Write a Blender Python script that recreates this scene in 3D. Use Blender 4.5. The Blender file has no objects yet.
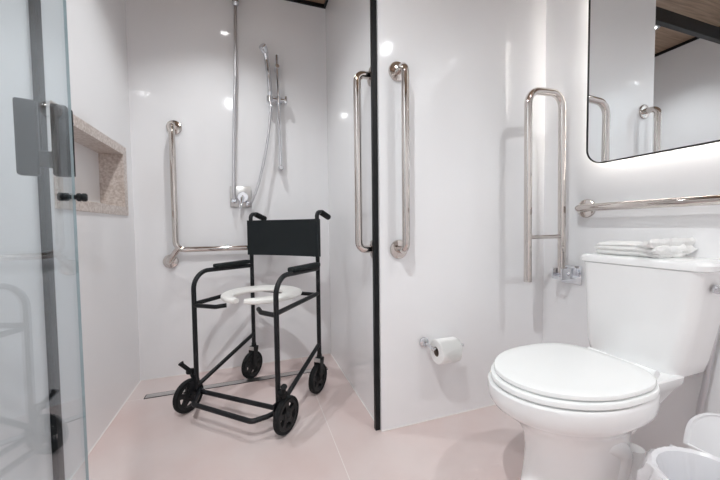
import bpy, bmesh, math, random
from mathutils import Vector, Matrix, noise
PI = math.pi
random.seed(4)
SC = bpy.context.scene
COL = SC.collection
V = Vector

# ------------------------------------------------------------------ room numbers (metres)
XL, YB, XR, HC = -1.1485, 0.9287, 0.9415, 2.4134     # left wall, back wall, mirror wall, ceiling
CX = .014
YF = -2.05                                            # wall behind the viewer
TW = 0.12

# ------------------------------------------------------------------ materials
def mat(name, col, rough=0.5, metal=0.0, spec=0.5, coat=0.0, bump=0.0, bscale=60.0, var=0.0, vscale=3.0):
    m = bpy.data.materials.new(name); m.use_nodes = True
    nt = m.node_tree; b = nt.nodes['Principled BSDF']
    b.inputs['Base Color'].default_value = (*col, 1)
    b.inputs['Roughness'].default_value = rough
    b.inputs['Metallic'].default_value = metal
    b.inputs['Specular IOR Level'].default_value = spec
    b.inputs['Coat Weight'].default_value = coat
    b.inputs['Coat Roughness'].default_value = 0.05
    tc = nt.nodes.new('ShaderNodeTexCoord')
    if var > 0:
        n = nt.nodes.new('ShaderNodeTexNoise'); n.inputs['Scale'].default_value = vscale
        n.inputs['Detail'].default_value = 6
        nt.links.new(tc.outputs['Object'], n.inputs['Vector'])
        r = nt.nodes.new('ShaderNodeValToRGB')
        r.color_ramp.elements[0].position = .3; r.color_ramp.elements[1].position = .7
        r.color_ramp.elements[0].color = (*[c*(1-var) for c in col], 1)
        r.color_ramp.elements[1].color = (*[min(1, c*(1+var*.6)) for c in col], 1)
        nt.links.new(n.outputs['Fac'], r.inputs['Fac'])
        nt.links.new(r.outputs['Color'], b.inputs['Base Color'])
    if bump > 0:
        n = nt.nodes.new('ShaderNodeTexNoise'); n.inputs['Scale'].default_value = bscale
        n.inputs['Detail'].default_value = 4
        nt.links.new(tc.outputs['Object'], n.inputs['Vector'])
        bp = nt.nodes.new('ShaderNodeBump'); bp.inputs['Strength'].default_value = bump
        bp.inputs['Distance'].default_value = 0.004
        nt.links.new(n.outputs['Fac'], bp.inputs['Height'])
        nt.links.new(bp.outputs['Normal'], b.inputs['Normal'])
    return m

def emit_mat(name, col, strength):
    m = bpy.data.materials.new(name); m.use_nodes = True
    nt = m.node_tree; nt.nodes.clear()
    o = nt.nodes.new('ShaderNodeOutputMaterial'); e = nt.nodes.new('ShaderNodeEmission')
    e.inputs['Color'].default_value = (*col, 1); e.inputs['Strength'].default_value = strength
    nt.links.new(e.outputs[0], o.inputs[0])
    return m

def glass_mat(name, tint):
    m = bpy.data.materials.new(name); m.use_nodes = True
    nt = m.node_tree; nt.nodes.clear()
    o = nt.nodes.new('ShaderNodeOutputMaterial')
    t = nt.nodes.new('ShaderNodeBsdfTransparent'); t.inputs['Color'].default_value = (*tint, 1)
    g = nt.nodes.new('ShaderNodeBsdfGlossy'); g.inputs['Roughness'].default_value = 0.0
    g.inputs['Color'].default_value = (.93, .97, 1, 1)
    lw = nt.nodes.new('ShaderNodeLayerWeight'); lw.inputs['Blend'].default_value = .5
    p = nt.nodes.new('ShaderNodeMath'); p.operation = 'POWER'; p.inputs[1].default_value = 5
    s = nt.nodes.new('ShaderNodeMath'); s.operation = 'MULTIPLY_ADD'
    s.inputs[1].default_value = .32; s.inputs[2].default_value = .03
    mx = nt.nodes.new('ShaderNodeMixShader')
    L = nt.links.new
    L(lw.outputs['Facing'], p.inputs[0]); L(p.outputs[0], s.inputs[0]); L(s.outputs[0], mx.inputs[0])
    L(t.outputs[0], mx.inputs[1]); L(g.outputs[0], mx.inputs[2]); L(mx.outputs[0], o.inputs[0])
    return m

def floor_mat():
    m = mat('floor_tile', (.56, .475, .445), .34)
    nt = m.node_tree; b = nt.nodes['Principled BSDF']; L = nt.links.new
    tc = nt.nodes.new('ShaderNodeTexCoord'); sx = nt.nodes.new('ShaderNodeSeparateXYZ')
    L(tc.outputs['Object'], sx.inputs[0])
    def line(out, off, period, half):
        a = nt.nodes.new('ShaderNodeMath'); a.operation = 'SUBTRACT'; a.inputs[1].default_value = off - period*20
        L(out, a.inputs[0])
        w = nt.nodes.new('ShaderNodeMath'); w.operation = 'MODULO'; w.inputs[1].default_value = period
        L(a.outputs[0], w.inputs[0])
        c = nt.nodes.new('ShaderNodeMath'); c.operation = 'LESS_THAN'; c.inputs[1].default_value = half*2
        L(w.outputs[0], c.inputs[0]); return c.outputs[0]
    g1 = line(sx.outputs['X'], -.199, 1.2, .0014)
    g2 = line(sx.outputs['Y'], .684, 1.2, .0014)
    mx = nt.nodes.new('ShaderNodeMath'); mx.operation = 'MAXIMUM'; L(g1, mx.inputs[0]); L(g2, mx.inputs[1])
    n = nt.nodes.new('ShaderNodeTexNoise'); n.inputs['Scale'].default_value = 2.2; n.inputs['Detail'].default_value = 8
    L(tc.outputs['Object'], n.inputs['Vector'])
    r = nt.nodes.new('ShaderNodeValToRGB')
    r.color_ramp.elements[0].color = (.68, .545, .52, 1); r.color_ramp.elements[1].color = (.725, .632, .612, 1)
    r.color_ramp.elements[0].position = .35; r.color_ramp.elements[1].position = .65
    L(n.outputs['Fac'], r.inputs['Fac'])
    mc = nt.nodes.new('ShaderNodeMix'); mc.data_type = 'RGBA'
    L(mx.outputs[0], mc.inputs['Factor']); L(r.outputs['Color'], mc.inputs[6])
    mc.inputs[7].default_value = (.84, .78, .75, 1)
    L(mc.outputs[2], b.inputs['Base Color'])
    return m

def wood_mat():
    m = mat('ceiling_wood', (.33, .23, .16), .5)
    nt = m.node_tree; b = nt.nodes['Principled BSDF']; L = nt.links.new
    tc = nt.nodes.new('ShaderNodeTexCoord'); mp = nt.nodes.new('ShaderNodeMapping')
    mp.inputs['Scale'].default_value = (1.2, 22, 1)
    L(tc.outputs['Object'], mp.inputs['Vector'])
    n = nt.nodes.new('ShaderNodeTexNoise'); n.inputs['Scale'].default_value = 2.5; n.inputs['Detail'].default_value = 8
    n.inputs['Distortion'].default_value = .8
    L(mp.outputs[0], n.inputs['Vector'])
    r = nt.nodes.new('ShaderNodeValToRGB')
    r.color_ramp.elements[0].color = (.20, .13, .085, 1); r.color_ramp.elements[1].color = (.40, .285, .20, 1)
    r.color_ramp.elements[0].position = .3; r.color_ramp.elements[1].position = .7
    L(n.outputs['Fac'], r.inputs['Fac']); L(r.outputs['Color'], b.inputs['Base Color'])
    return m

def granite_mat():
    m = mat('beige_granite', (.5, .43, .37), .28)
    nt = m.node_tree; b = nt.nodes['Principled BSDF']; L = nt.links.new
    tc = nt.nodes.new('ShaderNodeTexCoord')
    n = nt.nodes.new('ShaderNodeTexNoise'); n.inputs['Scale'].default_value = 85; n.inputs['Detail'].default_value = 6
    L(tc.outputs['Object'], n.inputs['Vector'])
    r = nt.nodes.new('ShaderNodeValToRGB')
    r.color_ramp.elements[0].color = (.46, .385, .34, 1); r.color_ramp.elements[1].color = (.66, .595, .555, 1)
    r.color_ramp.elements[0].position = .35; r.color_ramp.elements[1].position = .62
    L(n.outputs['Fac'], r.inputs['Fac']); L(r.outputs['Color'], b.inputs['Base Color'])
    return m

M = dict(
    wall=mat('polished_white_tile', (.855, .855, .865), .07, spec=.5, var=.03, vscale=1.2),
    floor=floor_mat(), wood=wood_mat(), granite=granite_mat(),
    black=mat('black_aluminium', (.006, .007, .008), .45, spec=.3),
    steel=mat('polished_steel', (.64, .595, .565), .06, metal=1),
    chrome=mat('chrome', (.74, .75, .78), .08, metal=1),
    hose=mat('braided_steel_hose', (.62, .62, .64), .3, metal=1, bump=.4, bscale=400),
    drain=mat('brushed_steel', (.62, .61, .60), .3, metal=1),
    ceramic=mat('white_ceramic', (.88, .885, .885), .07, spec=.55),
    lidw=mat('white_seat_plastic', (.90, .915, .91), .16, spec=.5),
    plastic=mat('white_plastic', (.86, .86, .87), .3),
    seatp=mat('moulded_white_seat', (.86, .85, .82), .35),
    seal=mat('pale_sealant', (.82, .80, .78), .5),
    bag=mat('thin_bag_plastic', (.80, .80, .82), .18, spec=.6),
    towel=mat('white_terry', (.90, .90, .89), .95, bump=.9, bscale=260),
    paper=mat('tissue_paper', (.90, .90, .89), .95, bump=.2, bscale=150),
    card=mat('grey_card', (.22, .17, .14), .9),
    cframe=mat('black_painted_tube', (.006, .007, .009), .38, spec=.35),
    cfab=mat('black_vinyl', (.010, .014, .016), .6, spec=.3, bump=.15, bscale=300),
    pad=mat('black_foam_pad', (.010, .014, .015), .75, spec=.3),
    rubber=mat('black_rubber', (.008, .009, .010), .75, spec=.3),
    hub=mat('black_wheel_plastic', (.009, .010, .011), .5, spec=.35),
    mirror=mat('mirror_silver', (.86, .88, .89), .0, metal=1),
    lens=emit_mat('downlight_lens', (1, .98, .96), 16),
    led=emit_mat('warm_led', (1, .95, .88), 16.0),
    glass=glass_mat('shower_glass', (.90, .94, .955)),
    gedge=mat('glass_edge', (.42, .52, .54), .1, spec=.6),
)

# ------------------------------------------------------------------ mesh helpers
def link(name, bm, m, parent=None, smooth=True, loc=None):
    """loc: world base of the thing the vertices were written around (they are shifted to it)"""
    if parent is not None and loc is None:
        loc = V(parent.get('_base', (0, 0, 0)))
    if loc is not None:
        bmesh.ops.translate(bm, verts=bm.verts, vec=-V(loc))
    bmesh.ops.recalc_face_normals(bm, faces=bm.faces)
    me = bpy.data.meshes.new(name); bm.to_mesh(me); bm.free()
    for mm in (m if isinstance(m, (list, tuple)) else [m]): me.materials.append(mm)
    if smooth:
        me.shade_smooth()
        try: me.set_sharp_from_angle(angle=math.radians(38))
        except Exception: pass
    o = bpy.data.objects.new(name, me); COL.objects.link(o)
    if parent is not None: o.parent = parent
    elif loc is not None: o.location = loc
    return o

def thing(name, label, cat, base, rotz=0.0, group=None, local=False):
    o = bpy.data.objects.new(name, None); o.empty_display_size = .05; COL.objects.link(o)
    o.location = base; o.rotation_euler = (0, 0, rotz)
    o['label'] = label; o['category'] = cat
    if group: o['group'] = group
    BASE[o.name] = V((0, 0, 0)) if local else V(base)
    return o
BASE = {}
def part(name, bm, m, parent, smooth=True, label=None):
    r = parent
    while r.parent is not None: r = r.parent
    o = link(name, bm, m, parent, smooth, loc=BASE[r.name])
    if label: o['label'] = label
    return o
def solo(name, bm, m, label, cat, base, group=None, smooth=True):
    o = link(name, bm, m, None, smooth, loc=V(base))
    o['label'] = label; o['category'] = cat
    if group: o['group'] = group
    return o
def struct(name, bm, m, smooth=False):
    o = link(name, bm, m, None, smooth); o['kind'] = 'structure'; return o

def box(bm, lo, hi, bev=0.0, seg=2):
    lo, hi = V(lo), V(hi)
    r = bmesh.ops.create_cube(bm, size=1.0)
    vs = r['verts']
    for v in vs:
        v.co = V([(lo[i]+hi[i])/2 + v.co[i]*(hi[i]-lo[i]) for i in range(3)])
    if bev > 0:
        es = list({e for v in vs for e in v.link_edges})
        bmesh.ops.bevel(bm, geom=es, offset=bev, segments=seg, profile=.5, affect='EDGES')
    return bm

def fillet(pts, rad, n=8):
    pts = [V(p) for p in pts]; out = [pts[0]]
    for i in range(1, len(pts)-1):
        a, b, c = pts[i-1], pts[i], pts[i+1]
        r = rad[i-1] if isinstance(rad, (list, tuple)) else rad
        d1, d2 = (a-b).normalized(), (c-b).normalized()
        ang = d1.angle(d2)
        if r <= 0 or ang > PI-1e-3: out.append(b); continue
        t = min(r/math.tan(ang/2), (a-b).length*.49, (c-b).length*.49)
        r = t*math.tan(ang/2)
        cen = b + (d1+d2).normalized()*(r/math.sin(ang/2))
        p1, p2 = b+d1*t, b+d2*t
        v1, v2 = p1-cen, p2-cen
        tot = v1.angle(v2); ax = v1.cross(v2).normalized()
        for k in range(n+1):
            out.append(cen + Matrix.Rotation(tot*k/n, 3, ax) @ v1)
    out.append(pts[-1]); return out

def smooth_path(pts, n=10):
    """Catmull-Rom through the points"""
    P = [V(p) for p in pts]; P = [P[0]*2-P[1]] + P + [P[-1]*2-P[-2]]; out = []
    for i in range(1, len(P)-2):
        for k in range(n):
            t = k/n; a, b, c, d = P[i-1], P[i], P[i+1], P[i+2]
            out.append(.5*((2*b)+(c-a)*t+(2*a-5*b+4*c-d)*t*t+(3*b-a-3*c+d)*t**3))
    out.append(P[-2]); return out

def tube(bm, path, r, seg=14, cap=True):
    path = [V(p) for p in path]
    q = [path[0]]
    for p_ in path[1:]:
        if (p_-q[-1]).length > 1e-5: q.append(p_)
    path = q; n = len(path)
    T = [(path[min(i+1, n-1)]-path[max(i-1, 0)]).normalized() for i in range(n)]
    up = V((0, 0, 1)) if abs(T[0].z) < .9 else V((1, 0, 0))
    N = (up - T[0]*up.dot(T[0])).normalized()
    rings = []
    for i in range(n):
        if i:
            ax = T[i-1].cross(T[i])
            if ax.length > 1e-7:
                N = Matrix.Rotation(T[i-1].angle(T[i]), 3, ax.normalized()) @ N
            N = (N - T[i]*N.dot(T[i])).normalized()
        B = T[i].cross(N)
        rr = r[i] if isinstance(r, (list, tuple)) else r
        rings.append([bm.verts.new(path[i] + (N*math.cos(2*PI*k/seg)+B*math.sin(2*PI*k/seg))*rr) for k in range(seg)])
    for i in range(n-1):
        for k in range(seg):
            bm.faces.new((rings[i][k], rings[i][(k+1) % seg], rings[i+1][(k+1) % seg], rings[i+1][k]))
    if cap:
        bm.faces.new(rings[0][::-1]); bm.faces.new(rings[-1])
    return bm

def lathe(bm, prof, org, axis, seg=28, close=True):
    """prof: list of (radius, distance along axis)"""
    org = V(org); ax = V(axis).normalized()
    up = V((0, 0, 1)) if abs(ax.z) < .9 else V((1, 0, 0))
    N = (up-ax*up.dot(ax)).normalized(); B = ax.cross(N)
    rings = []
    for (r, d) in prof:
        if r < 1e-6: rings.append([bm.verts.new(org+ax*d)])
        else: rings.append([bm.verts.new(org+ax*d+(N*math.cos(2*PI*k/seg)+B*math.sin(2*PI*k/seg))*r) for k in range(seg)])
    for a, b in zip(rings, rings[1:]):
        for k in range(seg):
            k2 = (k+1) % seg
            if len(a) == 1 and len(b) == 1: continue
            if len(a) == 1: bm.faces.new((a[0], b[k2], b[k]))
            elif len(b) == 1: bm.faces.new((a[k], a[k2], b[0]))
            else: bm.faces.new((a[k], a[k2], b[k2], b[k]))
    if close:
        if len(rings[0]) > 1: bm.faces.new(rings[0][::-1])
        if len(rings[-1]) > 1: bm.faces.new(rings[-1])
    return bm

def loft(bm, rings, cap0=True, cap1=True):
    R = [[bm.verts.new(p) for p in r] for r in rings]; n = len(R[0])
    for a, b in zip(R, R[1:]):
        for k in range(n): bm.faces.new((a[k], a[(k+1) % n], b[(k+1) % n], b[k]))
    if cap0: bm.faces.new(R[0][::-1])
    if cap1: bm.faces.new(R[-1])
    return R

def NB(): return bmesh.new()
def flange(bm, c, axis, r=.042, t=.012):
    return lathe(bm, [(r, 0), (r, t*.45), (r*.93, t*.8), (r*.6, t), (0.0, t)], c, axis, 32)

# ------------------------------------------------------------------ setting
b = NB(); box(b, (XL-TW, YF-TW, -.1), (XR+TW, YB+TW, 0)); struct('floor', b, M['floor'])
b = NB(); box(b, (XL-TW, YF-TW, HC), (XR+TW, YB+TW, HC+.1)); struct('ceiling', b, M['wood'])
b = NB(); box(b, (XL-TW, YB, 0), (XR+TW, YB+TW, HC)); struct('wall_back', b, M['wall'])
# block between the shower and the toilet corner: its left face is the shower return, its front the grab-bar wall
b = NB(); box(b, (CX, 0, 0), (XR+TW, YB, HC)); struct('wall_centre', b, M['wall'])
b = NB(); box(b, (XR, YF, 0), (XR+TW, 0, HC)); struct('wall_right', b, M['wall'])
b = NB(); box(b, (XL-TW, YF-TW, 0), (XR+TW, YF, HC)); struct('wall_front', b, M['wall'])
NY0, NY1, NZ0, NZ1 = .13, .825, .976, 1.347           # niche opening incl. stone frame
b = NB()
for lo, hi in (((XL-TW, YF, 0), (XL, NY0, HC)), ((XL-TW, NY1, 0), (XL, YB, HC)),
               ((XL-TW, NY0, 0), (XL, NY1, NZ0)), ((XL-TW, NY0, NZ1), (XL, NY1, HC))):
    box(b, lo, hi)
struct('wall_left', b, M['wall'])
# black aluminium: door jambs on both sides of the shower mouth and the track above
b = NB(); box(b, (CX-.0225, .013, 0), (CX, .032, 2.10)); struct('trim_1', b, M['black'])
b = NB(); box(b, (XL, .038, 0), (XL+.016, .072, 2.10), .001); struct('trim_2', b, M['black'])
b = NB(); box(b, (XL, .012, 2.125), (CX, .045, 2.205), .002); struct('trim_3', b, M['black'])
# dark shadow-gap strips where the wooden ceiling meets the walls
b = NB()
box(b, (XL, YB-.012, HC-.022), (CX, YB, HC)); box(b, (XL, YF, HC-.022), (XL+.012, YB-.012, HC))
box(b, (CX-.012, 0, HC-.022), (CX, YB-.012, HC)); box(b, (CX, -.012, HC-.022), (XR, 0, HC))
box(b, (XR-.012, YF, HC-.022), (XR, -.012, HC)); box(b, (XL+.012, YF, HC-.022), (XR-.012, YF+.012, HC))
struct('trim_4', b, M['black'])

# pale sealant bead along the foot of the walls
b = NB(); sb = .004
box(b, (XL, YB-sb, 0), (CX, YB, sb)); box(b, (XL, YF, 0), (XL+sb, YB-sb, sb)); box(b, (CX-sb, .035, 0), (CX, YB-sb, sb))
box(b, (CX, -sb, 0), (XR, 0, sb)); box(b, (XR-sb, YF, 0), (XR, -sb, sb)); struct('trim_5', b, M['seal'])

# ------------------------------------------------------------------ niche in the left wall
t = thing('wall_niche', 'recessed shelf niche framed in speckled beige stone, in the shower wall behind the glass', 'niche', (XL-.05, (NY0+NY1)/2, NZ0))
b = NB(); fw, fd, pr = .045, .105, .006
for lo, hi in (((XL-fd, NY0, NZ0), (XL+pr, NY1, NZ0+fw)), ((XL-fd, NY0, NZ1-fw), (XL+pr, NY1, NZ1)),
               ((XL-fd, NY0, NZ0+fw), (XL+pr, NY0+fw, NZ1-fw)), ((XL-fd, NY1-fw, NZ0+fw), (XL+pr, NY1, NZ1-fw))):
    box(b, lo, hi, .0012, 1)
part('stone_frame', b, M['granite'], t, False)
b = NB(); box(b, (XL-TW+.001, NY0, NZ0), (XL-fd, NY1, NZ1)); part('back_panel', b, M['wall'], t, False, 'white tiled back of the niche')

# ------------------------------------------------------------------ grab bars
RB = .0165
def grab_bar(name, label, base, path, fl, fil, grp=None):
    t = thing(name, label, 'grab bar', base, group=grp)
    part('bar', tube(NB(), fillet(path, fil), RB, 18), M['steel'], t)
    for c, ax in fl: part('flange', flange(NB(), c, ax), M['steel'], t)
    return t
so = .072
grab_bar('grab_bar', 'upright steel grab bar on the white wall just right of the black jamb', (.102, 0, .8),
         [(.102, -.005, 1.562), (.102, -so, 1.562), (.102, -so, .80), (.102, -.005, .80)],
         [((.102, 0, 1.562), (0, -1, 0)), ((.102, 0, .80), (0, -1, 0))], .045)
grab_bar('grab_bar', 'upright steel grab bar on the shower side wall just left of the black jamb', (CX, .068, .8),
         [(CX-.005, .068, 1.562), (CX-so, .068, 1.562), (CX-so, .068, .80), (CX-.005, .068, .80)],
         [((CX, .068, 1.562), (-1, 0, 0)), ((CX, .068, .80), (-1, 0, 0))], .045)
yb = YB-so
t = thing('grab_bar', 'L-shaped steel grab bar on the shower back wall behind the black chair', 'grab bar', (-.95, YB, .7))
part('bar', tube(NB(), fillet([(-.925, YB-.005, 1.508), (-.925, yb, 1.508), (-.925, yb, .778), (-.24, yb, .778), (-.24, YB-.005, .778)], [.04, .05, .04]), RB, 18), M['steel'], t)
part('bar', tube(NB(), fillet([(-.91, yb, .79), (-.967, yb, .705), (-.967, YB-.005, .705)], .03), RB, 18), M['steel'], t, label='short diagonal stay of the L bar')
for c in ((-.925, YB, 1.508), (-.967, YB, .705), (-.24, YB, .778)):
    part('flange', flange(NB(), c, (0, -1, 0)), M['steel'], t)
grab_bar('grab_bar', 'horizontal steel grab bar on the wall above the toilet tank under the mirror', (XR, -.6, .97),
         [(XR-.005, -.225, .972), (XR-so, -.225, .972), (XR-so, -.99, .972), (XR-.005, -.99, .972)],
         [((XR, -.225, .972), (-1, 0, 0)), ((XR, -.99, .972), (-1, 0, 0))], .035)
# fold-down rail, folded up
yf = -.16
t = thing('folding_grab_rail', 'tall U-shaped steel fold-down rail folded upright beside the toilet', 'grab bar', (XR, yf, .66))
part('rail', tube(NB(), fillet([(.666, yf, .645), (.660, yf, 1.492), (.862, yf, 1.502), (.872, yf, .672)], .062, 10), RB, 18), M['steel'], t)
part('brace', tube(NB(), [(.666, yf, .845), (.868, yf, .845)], .009), M['steel'], t)
b = NB(); box(b, (XR-.008, yf-.05, .618), (XR, yf+.05, .705), .002); part('wall_plate', b, M['chrome'], t)
b = NB()
box(b, (.842, yf+.019, .645), (XR-.008, yf+.026, .695), .001); box(b, (.842, yf-.026, .645), (XR-.008, yf-.019, .695), .001)
box(b, (.842, yf-.019, .645), (.85, yf+.019, .66), .001); tube(b, [(.885, yf-.034, .668), (.885, yf+.034, .668)], .008)
part('bracket', b, M['chrome'], t)

# ------------------------------------------------------------------ shower fittings on the back wall
t = thing('shower_mixer', 'square chrome shower mixer plate with lever on the back wall', 'shower mixer', (-.56, YB, 1.1))
b = NB(); box(b, (-.625, YB-.012, 1.035), (-.495, YB, 1.168), .004); part('plate', b, M['drain'], t)
b = NB(); lathe(b, [(.034, 0), (.034, .04), (.03, .046), (0, .046)], (-.548, YB-.012, 1.095), (0, -1, 0)); part('knob', b, M['chrome'], t)
b = NB(); tube(b, [(-.548, YB-.045, 1.10), (-.556, YB-.07, 1.07), (-.566, YB-.082, 1.02)], [.014, .012, .008]); part('lever', b, M['chrome'], t)
for c in ((-.6, YB-.012, 1.075), (-.515, YB-.012, 1.055)):
    part('outlet', lathe(NB(), [(.018, 0), (.018, .025), (.012, .03), (.012, .05), (0, .05)], c, (0, -1, 0)), M['chrome'], t)

t = thing('riser_pipe', 'long flexible steel pipe running up the back wall from the mixer to the ceiling outlet', 'pipe', (-.6, YB-.03, 1.07))
b = NB(); tube(b, smooth_path([(-.6, YB-.058, 1.075), (-.601, YB-.06, 1.16), (-.592, YB-.05, 1.45), (-.574, YB-.045, 1.85), (-.561, YB-.045, 2.28)]), .0095, 12); part('pipe', b, M['hose'], t)
b = NB(); lathe(b, [(.012, 0), (.021, .012), (.021, .05), (.026, .052), (.026, .085), (.018, .09), (0, .09)], (-.561, YB-.045, 2.262), (0, 0, 1)); part('coupling', b, M['chrome'], t)
b = NB(); tube(b, fillet([(-.561, YB-.045, 2.345), (-.561, YB-.045, 2.375), (-.561, YB, 2.375)], .02), .012); part('elbow', b, M['chrome'], t)

t = thing('slide_rail', 'slim chrome slide rail for the hand shower on the back wall', 'shower rail', (-.31, YB, 1.26))
b = NB(); tube(b, [(-.322, YB-.055, 2.0), (-.310, YB-.045, 1.275)], .0095); part('rail', b, M['chrome'], t)
b = NB(); lathe(b, [(.016, 0), (.016, .055), (.012, .06), (0, .06)], (-.309, YB, 1.29), (0, -1, 0)); part('lower_mount', b, M['chrome'], t)
b = NB(); lathe(b, [(.016, 0), (.016, .06), (.012, .066), (0, .066)], (-.3205, YB, 1.93), (0, -1, 0)); part('upper_mount', b, M['chrome'], t)
b = NB(); tube(b, [(-.385, YB-.06, 1.715), (-.275, YB-.05, 1.72)], .013); lathe(b, [(.02, -.022), (.02, .022)], (-.317, YB-.05, 1.717), (0, 0, 1)); lathe(b, [(.021, -.018), (.021, .018)], (-.372, YB-.062, 1.715), (0, 0, 1)); box(b, (-.28, YB-.07, 1.70), (-.262, YB-.03, 1.745), .004); part('slider', b, M['chrome'], t)

t = thing('hand_shower', 'chrome hand shower standing in the slider of the slide rail', 'hand shower', (-.38, YB-.06, 1.68))
b = NB(); tube(b, smooth_path([(-.366, YB-.07, 1.67), (-.370, YB-.07, 1.75), (-.378, YB-.082, 1.87), (-.386, YB-.085, 1.94), (-.395, YB-.095, 1.985)]), [.011]*10+[.014]*10+[.015]*10+[.014]*11); part('handle', b, M['chrome'], t)
b = NB(); lathe(b, [(.012, -.02), (.02, -.006), (.0235, .012), (.0235, .03), (.02, .034), (0, .034)], (-.397, YB-.097, 1.995), (-.45, -.55, .45)); part('spray_head', b, M['chrome'], t)
b = NB(); tube(b, smooth_path([(-.515, YB-.06, 1.055), (-.50, YB-.082, 1.06), (-.455, YB-.085, 1.17), (-.415, YB-.08, 1.33), (-.385, YB-.082, 1.5), (-.366, YB-.07, 1.675)]), .0085, 12)
solo('shower_hose', b, M['hose'], 'curved steel hose from the mixer up to the hand shower', 'hose', (-.51, YB-.06, 1.05))

t = thing('floor_drain', 'long slim steel linear drain set in the shower floor by the back wall', 'drain', (-.56, .70, 0))
b = NB(); box(b, (-1.062, .680, .0002), (-.07, .683, .0028)); box(b, (-1.062, .721, .0002), (-.07, .724, .0028)); box(b, (-1.066, .680, .0002), (-1.062, .724, .0028)); box(b, (-.07, .680, .0002), (-.066, .724, .0028)); part('rim', b, M['black'], t, False, 'dark slot around the drain cover')
b = NB(); box(b, (-1.062, .683, .0002), (-.07, .721, .003)); part('cover', b, M['drain'], t, False)

# ------------------------------------------------------------------ glass leaf standing open at the left
E0 = V((-.8021, -.5736)); gd = V((-math.sin(math.radians(15)), math.cos(math.radians(15)))); gn = V((gd.y, -gd.x))
def gp(s, n, z):      # s: metres from the far edge towards the viewer, n: towards the room
    q = E0 - gd*s + gn*n; return V((q.x, q.y, z))
def gbox(bm, s0, s1, n0, n1, z0, z1, bev=0.0):
    vs = [gp(s, n, z) for z in (z0, z1) for (s, n) in ((s0, n0), (s1, n0), (s1, n1), (s0, n1))]
    v = [bm.verts.new(p) for p in vs]
    fs = [bm.faces.new([v[i] for i in f]) for f in ((3, 2, 1, 0), (4, 5, 6, 7), (0, 1, 5, 4), (1, 2, 6, 5), (2, 3, 7, 6), (3, 0, 4, 7))]
    if bev: bmesh.ops.bevel(bm, geom=list({e for f in fs for e in f.edges}), offset=bev, segments=3, profile=.5, affect='EDGES')
    return bm
t = thing('glass_door', 'clear glass shower door leaf standing open at the far left', 'glass door', gp(.25, 0, 0))
part('pane', gbox(NB(), 0.0, .50, -.002, .002, .004, 2.09), M['glass'], t, False)
part('edge_strip', gbox(NB(), -.0012, 0.0, -.002, .002, .004, 2.09), M['gedge'], t, False, 'polished pale edge of the glass')
# black H-shaped pull behind the glass
b = NB(); gbox(b, -.008, .012, -.024, -.002, .992, 1.112, .004); gbox(b, -.011, -.0015, -.012, .003, .993, 1.110, .003); gbox(b, -.002, .016, -.066, -.039, .990, 1.112, .004); gbox(b, .0, .012, -.042, -.021, 1.005, 1.032, .003)
hd = part('handle', b, M['black'], t, label='black H-shaped pull behind the glass')
b = NB(); lathe(b, [(.007, 0), (.007, .004), (.004, .006), (0, .006)], gp(-.011, -.004, 1.088), (gd.x, gd.y, 0)); part('rosette', b, M['chrome'], hd, label='small chrome fixing')
prof = [(.004, .0), (.004, .002), (.006, .003), (.0072, .005), (.0072, .008), (.006, .0095), (.0072, .011), (.0072, .0155), (.005, .0175), (0, .0175)]
for sgn in (1, -1):
    b = NB(); lathe(b, prof, gp(.010, .002*sgn, .957), (gn.x*sgn, gn.y*sgn, 0)); part('knob', b, M['black'], t, label='black ribbed door knob')

# ------------------------------------------------------------------ mirror with light behind
MX = .908
my0, my1, mz0, mz1 = -1.04, -.243, 1.159, 2.02
def rrect(y0, y1, z0, z1, r, n=8):
    out = []
    for cy, cz, a0 in ((y1-r, z1-r, 0), (y0+r, z1-r, 90), (y0+r, z0+r, 180), (y1-r, z0+r, 270)):
        for k in range(n+1):
            a = math.radians(a0+90*k/n); out.append((cy+r*math.cos(a), cz+r*math.sin(a)))
    return out
t = thing('wall_mirror', 'large rounded mirror with thin black frame and warm light behind it', 'mirror', (XR, (my0+my1)/2, mz0))
def slab(x0, x1, o, inner=None):
    bm = NB()
    if inner is None:
        loft(bm, [[V((x, y, z)) for y, z in o] for x in (x0, x1)])
    else:
        loft(bm, [[V((x0, y, z)) for y, z in o], [V((x1, y, z)) for y, z in o], [V((x1, y, z)) for y, z in inner], [V((x0, y, z)) for y, z in inner], [V((x0, y, z)) for y, z in o]], False, False)
        bmesh.ops.remove_doubles(bm, verts=bm.verts, dist=1e-6)
    return bm
part('mirror_glass', slab(MX, MX+.004, rrect(my0+.004, my1-.004, mz0+.004, mz1-.004, .066)), M['mirror'], t, False)
part('frame', slab(MX-.003, MX+.012, rrect(my0, my1, mz0, mz1, .07), rrect(my0+.005, my1-.005, mz0+.005, mz1-.005, .065)), M['black'], t)
part('light_strip', slab(MX+.013, MX+.022, rrect(my0+.025, my1-.025, mz0+.025, mz1-.025, .05), rrect(my0+.037, my1-.037, mz0+.037, mz1-.037, .04)), M['led'], t, False, 'warm light strip behind the mirror')
part('back_box', slab(MX+.005, XR, rrect(my0+.06, my1-.06, mz0+.06, mz1-.06, .03)), M['plastic'], t, False)

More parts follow.
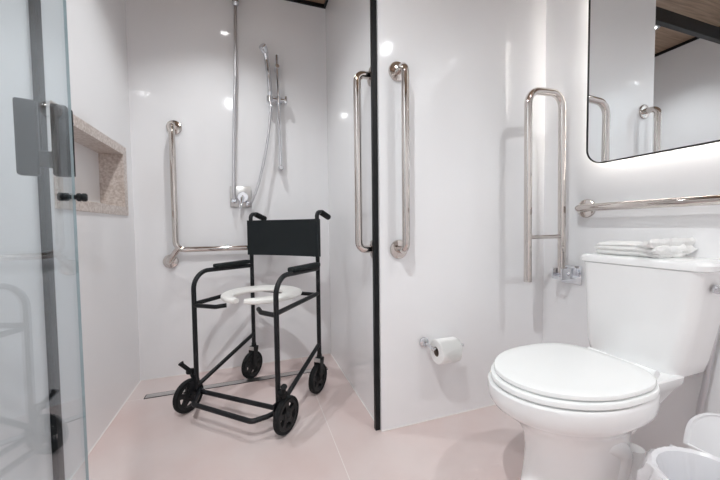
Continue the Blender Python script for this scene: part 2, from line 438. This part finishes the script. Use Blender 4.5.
# ------------------------------------------------------------------ toilet
TY = -.54
def egg(z, xf, xb, hw, n=56, pb=2.6, cxr=.5):
    cx = xf + (xb-xf)*cxr; out = []
    for i in range(n):
        a = 2*PI*i/n; c, s = math.cos(a), math.sin(a)
        e = 1.0 if c > 0 else 2/pb
        x = math.copysign(abs(c)**(e), c); y = math.copysign(abs(s)**(1.0 if c > 0 else 2/pb), s)
        out.append(V((cx - (cx-xf if c > 0 else xb-cx)*x, TY + hw*y, z)))
    return out
t = thing('toilet', 'white ceramic close-coupled toilet with its lid closed beside the waste bin', 'toilet', (.6, TY, 0))
b = NB()
loft(b, [egg(0, .238, .72, .118), egg(.012, .236, .72, .119), egg(.03, .244, .71, .112), egg(.08, .266, .68, .102), egg(.15, .280, .655, .097),
         egg(.21, .284, .645, .099), egg(.255, .276, .65, .106), egg(.285, .260, .655, .120), egg(.312, .233, .665, .143), egg(.336, .200, .67, .166), egg(.352, .178, .672, .179), egg(.366, .168, .673, .184),
         egg(.385, .164, .674, .187), egg(.402, .164, .674, .187), egg(.411, .165, .674, .186), egg(.416, .171, .67, .182)])
# deck carrying the tank
def rr(z, x0, x1, hw, r, n=6, ty=TY):
    out = []
    for cx, cy, a0 in ((x1-r, ty+hw-r, 0), (x0+r, ty+hw-r, 90), (x0+r, ty-hw+r, 180), (x1-r, ty-hw+r, 270)):
        for k in range(n+1):
            a = math.radians(a0+90*k/n); out.append(V((cx+r*math.cos(a), cy+r*math.sin(a), z)))
    return out
loft(b, [rr(.22, .54, .68, .06, .03), rr(.32, .54, .75, .09, .03), rr(.372, .54, .79, .108, .025), rr(.387, .54, .80, .116, .02), rr(.409, .54, .80, .119, .02), rr(.414, .544, .796, .115, .02)])
# trapway relief on both flanks
for s in (1, -1):
    tube(b, smooth_path([(.44, TY+s*.062, .235), (.50, TY+s*.072, .235), (.555, TY+s*.072, .19), (.535, TY+s*.07, .12), (.48, TY+s*.07, .07), (.55, TY+s*.07, .03), (.62, TY+s*.068, .06), (.635, TY+s*.06, .18)]), .036, 14)
part('bowl', b, M['ceramic'], t)
def lidpart(name, z0, z1, xf, xb, hw, dome, m, lab=None):
    bm = NB(); e = .006
    rs = [egg(z0, xf+e*.6, xb, hw-e*.6, 64, 3.0, .55), egg(z0+e*.6, xf, xb, hw, 64, 3.0, .55), egg(z1-e, xf, xb, hw, 64, 3.0, .55), egg(z1-e*.3, xf+e*.35, xb-e*.3, hw-e*.35, 64, 3.0, .55), egg(z1, xf+e*1.4, xb-e, hw-e*1.4, 64, 3.0, .55)]
    for f in (.85, .6, .3):
        base = egg(z1, xf+e*1.4, xb-e, hw-e*1.4, 64, 3.0, .55); c = V((xf+(xb-xf)*.5, TY, z1))
        rs.append([V((c.x+(q.x-c.x)*f, c.y+(q.y-c.y)*f, z1+dome*(1-f*f))) for q in base])
    loft(bm, rs); return part(name, bm, m, t, label=lab)
lidpart('seat', .419, .437, .174, .644, .186, .0, M['lidw'])
lidpart('lid', .440, .455, .186, .636, .180, .004, M['lidw'])
for s in (1, -1):
    b = NB(); tube(b, [(.672, TY+s*.05, .430), (.672, TY+s*.105, .430)], .014); lathe(b, [(.014, 0), (.012, .02), (0, .02)], (.672, TY+s*.078, .413), (0, 0, 1)); part('hinge', b, M['lidw'], t)
b = NB()
loft(b, [rr(.394, .775, .925, .122, .045, ty=-.510), rr(.399, .757, .932, .138, .05, ty=-.510), rr(.412, .745, .934, .148, .05, ty=-.511), rr(.450, .742, .934, .155, .045, ty=-.513), rr(.60, .742, .935, .170, .04, ty=-.523), rr(.752, .740, .936, .183, .035, ty=-.530)])
part('tank', b, M['ceramic'], t)
b = NB()
loft(b, [rr(.752, .742, .936, .185, .03, ty=-.531), rr(.757, .734, .937, .195, .03, ty=-.533), rr(.772, .733, .937, .197, .03, ty=-.533), rr(.780, .738, .935, .192, .03, ty=-.533), rr(.784, .75, .925, .18, .03, ty=-.533)])
part('tank_lid', b, M['ceramic'], t)
b = NB(); lathe(b, [(.013, 0), (.013, .008), (.009, .012), (0, .012)], (.81, -.709, .70), (0, -1, 0)); tube(b, [(.81, -.722, .70), (.785, -.728, .697)], [.006, .008]); part('flush_lever', b, M['chrome'], t, label='chrome flush lever on the side of the tank')

# ------------------------------------------------------------------ folded towel on the tank
b = NB()
def layer(z0, z1, x0, x1, y0, y1, seed, lift, flare):
    ny, nx = 44, 14; top = []; bot = []
    for j in range(ny+1):
        f = j/ny; y = y0+(y1-y0)*f
        k = max(0, (f-.66)/.34)
        zz = lift*k*k
        rowt, rowb = [], []
        for i in range(nx+1):
            g = i/nx; x = x0+(x1-x0)*g - flare*k*(.5-g)*.3
            ed = min(1, min(g, 1-g)*7, min(f, 1-f)*22); rd = math.sqrt(max(0, 1-(1-ed)**2))
            nz = noise.noise(V((x*22+seed, y*16, seed)))*.0035 + k*noise.noise(V((x*60, y*75, seed*2)))*.009
            zm = (z0+z1)/2 + zz + nz; h = (z1-z0)/2*rd*(1+flare*k*2) + .0008
            rowt.append(b.verts.new((x+nz*.6, y+k*noise.noise(V((x*40, z0*90, seed)))*.010, zm+h))); rowb.append(b.verts.new((x+nz*.6, y+k*noise.noise(V((x*40, z0*90, seed)))*.010, max(zm-h, .7845))))
        top.append(rowt); bot.append(rowb)
    for j in range(ny):
        for i in range(nx):
            b.faces.new((top[j][i], top[j][i+1], top[j+1][i+1], top[j+1][i])); b.faces.new((bot[j][i], bot[j+1][i], bot[j+1][i+1], bot[j][i+1]))
    for j in range(ny):
        b.faces.new((top[j][0], top[j+1][0], bot[j+1][0], bot[j][0])); b.faces.new((top[j+1][nx], top[j][nx], bot[j][nx], bot[j+1][nx]))
    for i in range(nx):
        b.faces.new((top[0][i+1], top[0][i], bot[0][i], bot[0][i+1])); b.faces.new((top[ny][i], top[ny][i+1], bot[ny][i+1], bot[ny][i]))
layer(.785, .803, .762, .90, -.389, -.604, 1.3, .000, .1)
layer(.802, .819, .760, .90, -.385, -.608, 4.1, .002, .25)
layer(.816, .832, .766, .89, -.392, -.602, 7.7, .013, .45)
solo('folded_towel', b, M['towel'], 'folded white terry towel with a ruffled end lying on the toilet tank', 'towel', (.83, -.5, .785))

# ------------------------------------------------------------------ paper holder and roll
pz, py_ = .350, -.072
t = thing('paper_holder', 'small chrome toilet paper holder on the wall left of the toilet', 'paper holder', (.215, 0, .36))
b = NB(); lathe(b, [(.022, 0), (.022, .008), (.014, .012), (0, .012)], (.225, 0, .372), (0, -1, 0)); part('rosette', b, M['chrome'], t)
b = NB(); tube(b, fillet([(.225, -.006, .372), (.225, py_, .372), (.225, py_, pz+.012), (.385, py_, pz+.012)], [.018, .009]), .0065, 12); part('arm', b, M['chrome'], t)
t = thing('toilet_paper_roll', 'white toilet paper roll hanging on the chrome wall holder', 'toilet paper', (.31, py_, pz))
b = NB(); x0, x1 = .245, .345; Rr_, ri = .053, .021
lathe(b, [(ri, 0), (Rr_-.003, 0), (Rr_, .003), (Rr_, x1-x0-.003), (Rr_-.003, x1-x0), (ri, x1-x0), (ri, 0)], (x0, py_, pz), (1, 0, 0), 40, False)
bmesh.ops.remove_doubles(b, verts=b.verts, dist=1e-6); part('roll', b, M['paper'], t)
b = NB(); lathe(b, [(ri-.0005, .001), (ri-.0005, x1-x0-.001), (ri-.002, x1-x0-.001), (ri-.002, .001), (ri-.0005, .001)], (x0, py_, pz), (1, 0, 0), 32, False)
bmesh.ops.remove_doubles(b, verts=b.verts, dist=1e-6); part('core', b, M['card'], t, label='grey card core')
# loose end folded to a point, lying over the front of the roll
b = NB(); n = 16; rows = []
for j in range(n+1):
    a = math.radians(70) - math.radians(112)*j/n
    k = max(0, (j/n-.45)/.55); w = 1-k*.93; xc = (x0+x1)/2+.01*k
    rows.append([V((xc+(x1-x0)/2*w*s_, py_-math.cos(a)*(Rr_+.0015+.007*k), pz+math.sin(a)*(Rr_+.0015+.007*k))) for s_ in (-1, -.5, 0, .5, 1)])
for off in (0, .0012):
    pass
vt = [[b.verts.new(p) for p in r] for r in rows]
for j in range(n):
    for i in range(4): b.faces.new((vt[j][i], vt[j][i+1], vt[j+1][i+1], vt[j+1][i]))
bmesh.ops.solidify(b, geom=b.faces[:], thickness=.001)
part('loose_sheet', b, M['paper'], t, label='loose end folded to a point')

# ------------------------------------------------------------------ waste bin by the toilet
BX, BY, BR, BH = .575, -.818, .112, .25
t = thing('waste_bin', 'round white pedal bin with open lid and clear bag liner beside the toilet', 'waste bin', (BX, BY, 0))
b = NB(); lathe(b, [(0, .002), (BR*.86, .002), (BR*.88, .01), (BR, BH-.012), (BR+.003, BH), (BR-.003, BH), (BR-.008, BH-.012), (BR*.84, .02), (0, .02)], (BX, BY, 0), (0, 0, 1), 48, False); part('bucket', b, M['plastic'], t)
# liner: folded over the rim, crinkled
b = NB(); seg = 96; rings = []
for (r, z, cr) in ((BR*.72, .07, .006), (BR*.85, .15, .005), (BR-.013, BH-.03, .004), (BR-.006, BH+.002, .002), (BR+.002, BH+.008, .003), (BR+.008, BH+.003, .007), (BR+.011, BH-.015, .013), (BR+.012, BH-.04, .017), (BR+.011, BH-.075, .018), (BR+.010, BH-.11, .020)):
    ring = []
    for k in range(seg):
        a = 2*PI*k/seg
        q = 1.5*noise.noise(V((math.cos(a)*9, math.sin(a)*9, z*22)))+.6*noise.noise(V((math.cos(a)*21, math.sin(a)*21, z*30)))
        rr_ = r+abs(q)*cr*1.3 if z > BH-.12 and r > BR else r-abs(q)*cr
        ring.append(V((BX+rr_*math.cos(a), BY+rr_*math.sin(a), z+q*cr*.4)))
    rings.append(ring)
loft(b, rings, True, False); part('liner', b, M['bag'], t, label='crinkled clear bag folded over the rim')
# D-shaped lid standing open at the wall side of the rim
hx0 = BX+BR+.012; lw = .118; lh = .124; tl = math.radians(14); b = NB()
o_ = [(-lw, .0), (lw, .0)]
for k in range(11): o_.append((lw-.082+.082*math.cos(PI/2*k/10), lh-.082+.082*math.sin(PI/2*k/10)))
for k in range(11): o_.append((-lw+.082-.082*math.sin(PI/2*k/10), lh-.082+.082*math.cos(PI/2*k/10)))
def lp(y, h, d, sc=1.0): 
    y, h = y*sc, (h-.05)*sc+.05
    return V((hx0+math.sin(tl)*h+math.cos(tl)*d, BY+y, BH-.008+math.cos(tl)*h-math.sin(tl)*d))
loft(b, [[lp(y, h, .004, .90) for y, h in o_], [lp(y, h, .0, .94) for y, h in o_], [lp(y, h, .0) for y, h in o_], [lp(y, h, .012) for y, h in o_], [lp(y, h, .02, .93) for y, h in o_]])
part('lid', b, M['plastic'], t)
b = NB(); tube(b, [(hx0-.004, BY-.03, BH-.014), (hx0-.004, BY+.03, BH-.014)], .009); part('hinge', b, M['plastic'], t)
b = NB(); box(b, (BX-.03, BY-BR-.02, .006), (BX+.03, BY-BR+.02, .018), .004); part('pedal', b, M['plastic'], t)

# ------------------------------------------------------------------ hose by the mirror wall
t = thing('wall_hose', 'flexible steel hose hanging down the wall beside the toilet tank', 'hose', (XR, -.72, .17))
b = NB(); tube(b, smooth_path([(XR-.03, -.665, .175), (XR-.028, -.640, .24), (XR-.028, -.652, .36), (XR-.03, -.668, .50), (XR-.032, -.692, .66), (XR-.035, -.735, .80), (XR-.04, -.775, .82), (XR-.04, -.80, .76)]), .0085, 12); part('hose', b, M['hose'], t)
b = NB(); lathe(b, [(.024, 0), (.024, .006), (.012, .01), (.012, .03), (0, .03)], (XR, -.665, .17), (-1, 0, 0)); part('valve', b, M['chrome'], t)
b = NB(); lathe(b, [(.022, 0), (.022, .006), (.012, .01), (.012, .045), (0, .045)], (XR, -.80, .76), (-1, 0, 0)); part('holder', b, M['chrome'], t)

# ------------------------------------------------------------------ wheeled shower chair
ch = thing('shower_commode_chair', 'black wheeled shower chair with a white open-front seat in the shower', 'shower chair', (-.465, .456, 0), math.radians(137.4), local=True)
RW, FW, YR, YFm = .229, .250, -.19, .195
rt = .0115
b = NB()
for s in (1, -1):
    tube(b, fillet([(s*RW, YR, .205), (s*RW, YR, .985), (s*RW, YR-.055, .982)], .032), rt)
    tube(b, fillet([(s*RW, YR, .677), (s*FW, YFm, .69), (s*FW, YFm, .10)], .085, 10), rt)
    tube(b, [(s*RW, YR, .542), (s*FW, YFm, .53)], rt*.95)
    tube(b, [(s*RW, YR, .262), (s*(FW+.002), YFm-.012, .118)], rt*.95)
    tube(b, fillet([(s*FW, YFm, .522), (s*.14, YFm-.03, .517), (s*.10, YFm-.06, .522)], .03), rt*.95)
tube(b, [(-RW, YR+.03, .541), (RW, YR+.03, .541)], rt*.9)
tube(b, [(-FW, YFm-.02, .096), (FW, YFm-.005, .090)], rt*.95)
part('frame', b, M['cframe'], ch)
for s in (1, -1):
    b = NB(); tube(b, [(s*RW, YR-.035, .984), (s*RW, YR-.05, .981), (s*RW, YR-.125, .958), (s*RW, YR-.13, .956)], [.0125, .0165, .0165, .012]); part('push_handle', b, M['rubber'], ch)
    b = NB(); x = RW+.006
    box(b, (s*(x+.004)-.021, YR+.02, .691), (s*(x+.004)+.021, YR+.26, .714), .007, 3); part('armrest', b, M['pad'], ch)
# backrest sling
b = NB(); nx, nz = 18, 6; front, back = [], []
for j in range(nz+1):
    z = .742+(.946-.742)*j/nz; rf, rb = [], []
    for i in range(nx+1):
        g = i/nx*2-1; x = g*(RW+.013); y = YR+.004-.018*(1-g*g); th = .009 if abs(g) < .88 else .0145
        rf.append(b.verts.new((x, y+th, z))); rb.append(b.verts.new((x, y-th, z)))
    front.append(rf); back.append(rb)
for j in range(nz):
    for i in range(nx):
        b.faces.new((front[j][i], front[j][i+1], front[j+1][i+1], front[j+1][i])); b.faces.new((back[j][i+1], back[j][i], back[j+1][i], back[j+1][i+1]))
    b.faces.new((front[j][0], front[j+1][0], back[j+1][0], back[j][0])); b.faces.new((front[j+1][nx], front[j][nx], back[j][nx], back[j+1][nx]))
for i in range(nx):
    b.faces.new((front[0][i+1], front[0][i], back[0][i], back[0][i+1])); b.faces.new((front[nz][i], front[nz][i+1], back[nz][i+1], back[nz][i]))
part('backrest', b, M['cfab'], ch)
# horseshoe seat, opening to the front
b = NB(); n = 60; gap = math.radians(8); rings = []
for k in range(n+1):
    a = gap + (2*PI-2*gap)*k/n - .14            # measured from +Y (front)
    sx = -.02
    ox, oy = sx+.200*math.sin(a), .005+(.205 if math.cos(a) > 0 else .185)*math.cos(a)
    ix, iy = sx+.110*math.sin(a), .02+(.150 if math.cos(a) > 0 else .10)*math.cos(a)
    o_, i_ = V((ox, oy, 0)), V((ix, iy, 0)); mid = (o_+i_)/2; hw = (o_-i_).length/2; dr = (o_-i_).normalized()
    endk = min(1, min(k, n-k)/2.0); sc = .8+.2*endk
    ring = []
    for m_ in range(14):
        q = 2*PI*m_/14; cc, ss = math.cos(q), math.sin(q)
        ring.append(mid+dr*hw*math.copysign(abs(cc)**.6, cc)*sc+V((0, 0, .565+.0135*math.copysign(abs(ss)**.7, ss)*sc)))
    rings.append(ring)
loft(b, rings); part('seat', b, M['seatp'], ch, label='white horseshoe seat with a gap at the front')
b = NB(); tube(b, fillet([(.247, YFm-.02, .094), (.205, .232, .088), (.165, .286, .088), (-.182, .286, .088), (-.218, .232, .088), (-.247, YFm-.02, .094)], .03), rt*.95); part('footrest', b, M['cframe'], ch)

def wheel(cx, cy, r, w, name, parent):
    whl = part(name, wheel_hub(cx, cy, r, w), M['hub'], parent)
    b = NB(); ro = r; ri = r*.80; pr = []
    for k in range(12):
        q = 2*PI*k/12; pr.append(((ro+ri)/2+(ro-ri)/2*math.copysign(abs(math.cos(q))**.8, math.cos(q)), w/2*math.copysign(abs(math.sin(q))**.7, math.sin(q))))
    pr.append(pr[0]); lathe(b, pr, (cx, cy, r), (1, 0, 0), 44, False); bmesh.ops.remove_doubles(b, verts=b.verts, dist=1e-6)
    part('tyre', b, M['rubber'], whl)
    return whl
def wheel_hub(cx, cy, r, w):
    b = NB(); o = (cx, cy, r)
    hw = w*.38
    lathe(b, [(r*.82, -hw), (r*.82, hw), (r*.66, hw), (r*.66, -hw), (r*.82, -hw)], o, (1, 0, 0), 40, False)
    lathe(b, [(0, -w*.6), (r*.13, -w*.6), (r*.15, -w*.5), (r*.34, -hw), (r*.34, hw), (r*.15, w*.5), (r*.13, w*.6), (0, w*.6)], o, (1, 0, 0), 28, False)
    for k in range(5):
        a = 2*PI*k/5+.3; d = V((0, math.cos(a), math.sin(a))); s_ = V((0, -math.sin(a), math.cos(a))); c = V(o)
        ring = lambda rr_, hwid: [c+d*rr_+s_*hwid+V((hw*.8, 0, 0)), c+d*rr_-s_*hwid+V((hw*.8, 0, 0)), c+d*rr_-s_*hwid-V((hw*.8, 0, 0)), c+d*rr_+s_*hwid-V((hw*.8, 0, 0))]
        loft(b, [ring(r*.28, r*.17), ring(r*.5, r*.13), ring(r*.70, r*.16)])
    bmesh.ops.remove_doubles(b, verts=b.verts, dist=1e-6)
    return b
for s in (1, -1):
    fy = .228 if s > 0 else .178
    wheel(s*(.268 if s > 0 else .279), fy, .080, .027, 'wheel', ch)
    b = NB(); tube(b, [(s*.245, fy, .080), (s*.288, fy, .080)], .010); box(b, (s*.2555-.004, .175, .07), (s*.2555+.004, .236, .15), .003); part('axle_plate', b, M['cframe'], ch)
    b = NB(); tube(b, [(s*.262, .198, .14), (s*.272, .206, .180)], .008); tube(b, [(s*.266, .200, .190), (s*.296, .205, .186)], .015)
    tube(b, [(s*.280, .20, .186), (s*.306, .228, .226), (s*.311, .233, .238)], [.010, .010, .014]); part('brake_lever', b, M['rubber'], ch)
    # rear swivelling casters
    cw = wheel(s*RW, YR+.018, .08, .028, 'caster_wheel', ch)
    b = NB()
    for q in (1, -1):
        vs = [V((s*RW+q*.0185, YR+.03, .08)), V((s*RW+q*.0185, YR+.006, .08)), V((s*RW+q*.0185, YR-.018, .185)), V((s*RW+q*.0185, YR+.022, .185))]
        loft(b, [[v-V((q*.0015, 0, 0)) for v in vs], [v+V((q*.0015, 0, 0)) for v in vs]])
    box(b, (s*RW-.02, YR-.018, .182), (s*RW+.02, YR+.022, .188), .001); lathe(b, [(.015, 0), (.013, .02), (0, .02)], (s*RW, YR, .188), (0, 0, 1)); tube(b, [(s*RW-.022, YR+.018, .08), (s*RW+.022, YR+.018, .08)], .006)
    part('fork', b, M['hub'], cw)
    b = NB(); box(b, (s*RW-.019, YR+.0225, .168), (s*RW+.019, YR+.0255, .190), .001); part('fork_plate', b, M['drain'], cw, label='bare steel fork plate')

# ------------------------------------------------------------------ ceiling downlights
def downlight(x, y, label, power, ang=150):
    t = thing('ceiling_downlight', label, 'ceiling light', (x, y, HC), group='recessed ceiling spots')
    b = NB(); lathe(b, [(.05, 0), (.05, -.004), (.030, -.006), (.026, -.002), (.05, 0)], (x, y, HC), (0, 0, 1), 36, False); bmesh.ops.remove_doubles(b, verts=b.verts, dist=1e-6)
    part('ring', b, M['chrome'], t)
    b = NB(); lathe(b, [(0, -.003), (.026, -.003), (.026, -.0005), (0, -.0005)], (x, y, HC), (0, 0, 1), 32, False); part('lens', b, M['lens'], t, label='glowing lens')
    l = bpy.data.lights.new('spot_lamp', 'SPOT'); l.energy = power; l.spot_size = math.radians(ang); l.spot_blend = .85
    l.shadow_soft_size = .022; l.color = (.955, .985, 1)
    o = bpy.data.objects.new('spot_lamp', l); COL.objects.link(o); o.parent = t; o.location = (0, 0, -.02)
downlight(-.66, .39, 'ceiling spot over the shower chair, seen in the mirror', 17, 111)
downlight(.61, -1.25, 'ceiling spot on the toilet side of the room', 19, 150)
downlight(-.70, -1.05, 'ceiling spot above the glass door side of the room', 40, 162)

w = bpy.data.worlds.new('room_world'); SC.world = w; w.use_nodes = True
w.node_tree.nodes['Background'].inputs[0].default_value = (.8, .85, .9, 1); w.node_tree.nodes['Background'].inputs[1].default_value = .3

# ------------------------------------------------------------------ camera
cam = bpy.data.cameras.new('camera'); co = bpy.data.objects.new('camera', cam); COL.objects.link(co)
F_PX, YAW, PIT, ROLL = 319.37, .3329, .0409, -.0116
cam.sensor_fit = 'HORIZONTAL'; cam.sensor_width = 36; cam.lens = 36*F_PX/720; cam.clip_start = .02
Fv = V((math.sin(YAW)*math.cos(PIT), math.cos(YAW)*math.cos(PIT), -math.sin(PIT)))
Rv = V((math.cos(YAW), -math.sin(YAW), 0)); Uv = Rv.cross(Fv)
R2 = Rv*math.cos(ROLL)+Uv*math.sin(ROLL); U2 = -Rv*math.sin(ROLL)+Uv*math.cos(ROLL)
mw = Matrix((R2, U2, -Fv)).transposed().to_4x4(); mw.translation = V((-.514, -1.2661, .9))
co.matrix_world = mw
SC.camera = co

SC.view_settings.view_transform = 'Standard'; SC.view_settings.look = 'None'
SC.view_settings.gamma = 1; SC.view_settings.use_curve_mapping = False
SC.view_settings.exposure = 0.86
SC.cycles.max_bounces = 14; SC.cycles.diffuse_bounces = 8; SC.cycles.glossy_bounces = 8; SC.cycles.transparent_max_bounces = 12
SC.cycles.caustics_reflective = False; SC.cycles.caustics_refractive = False
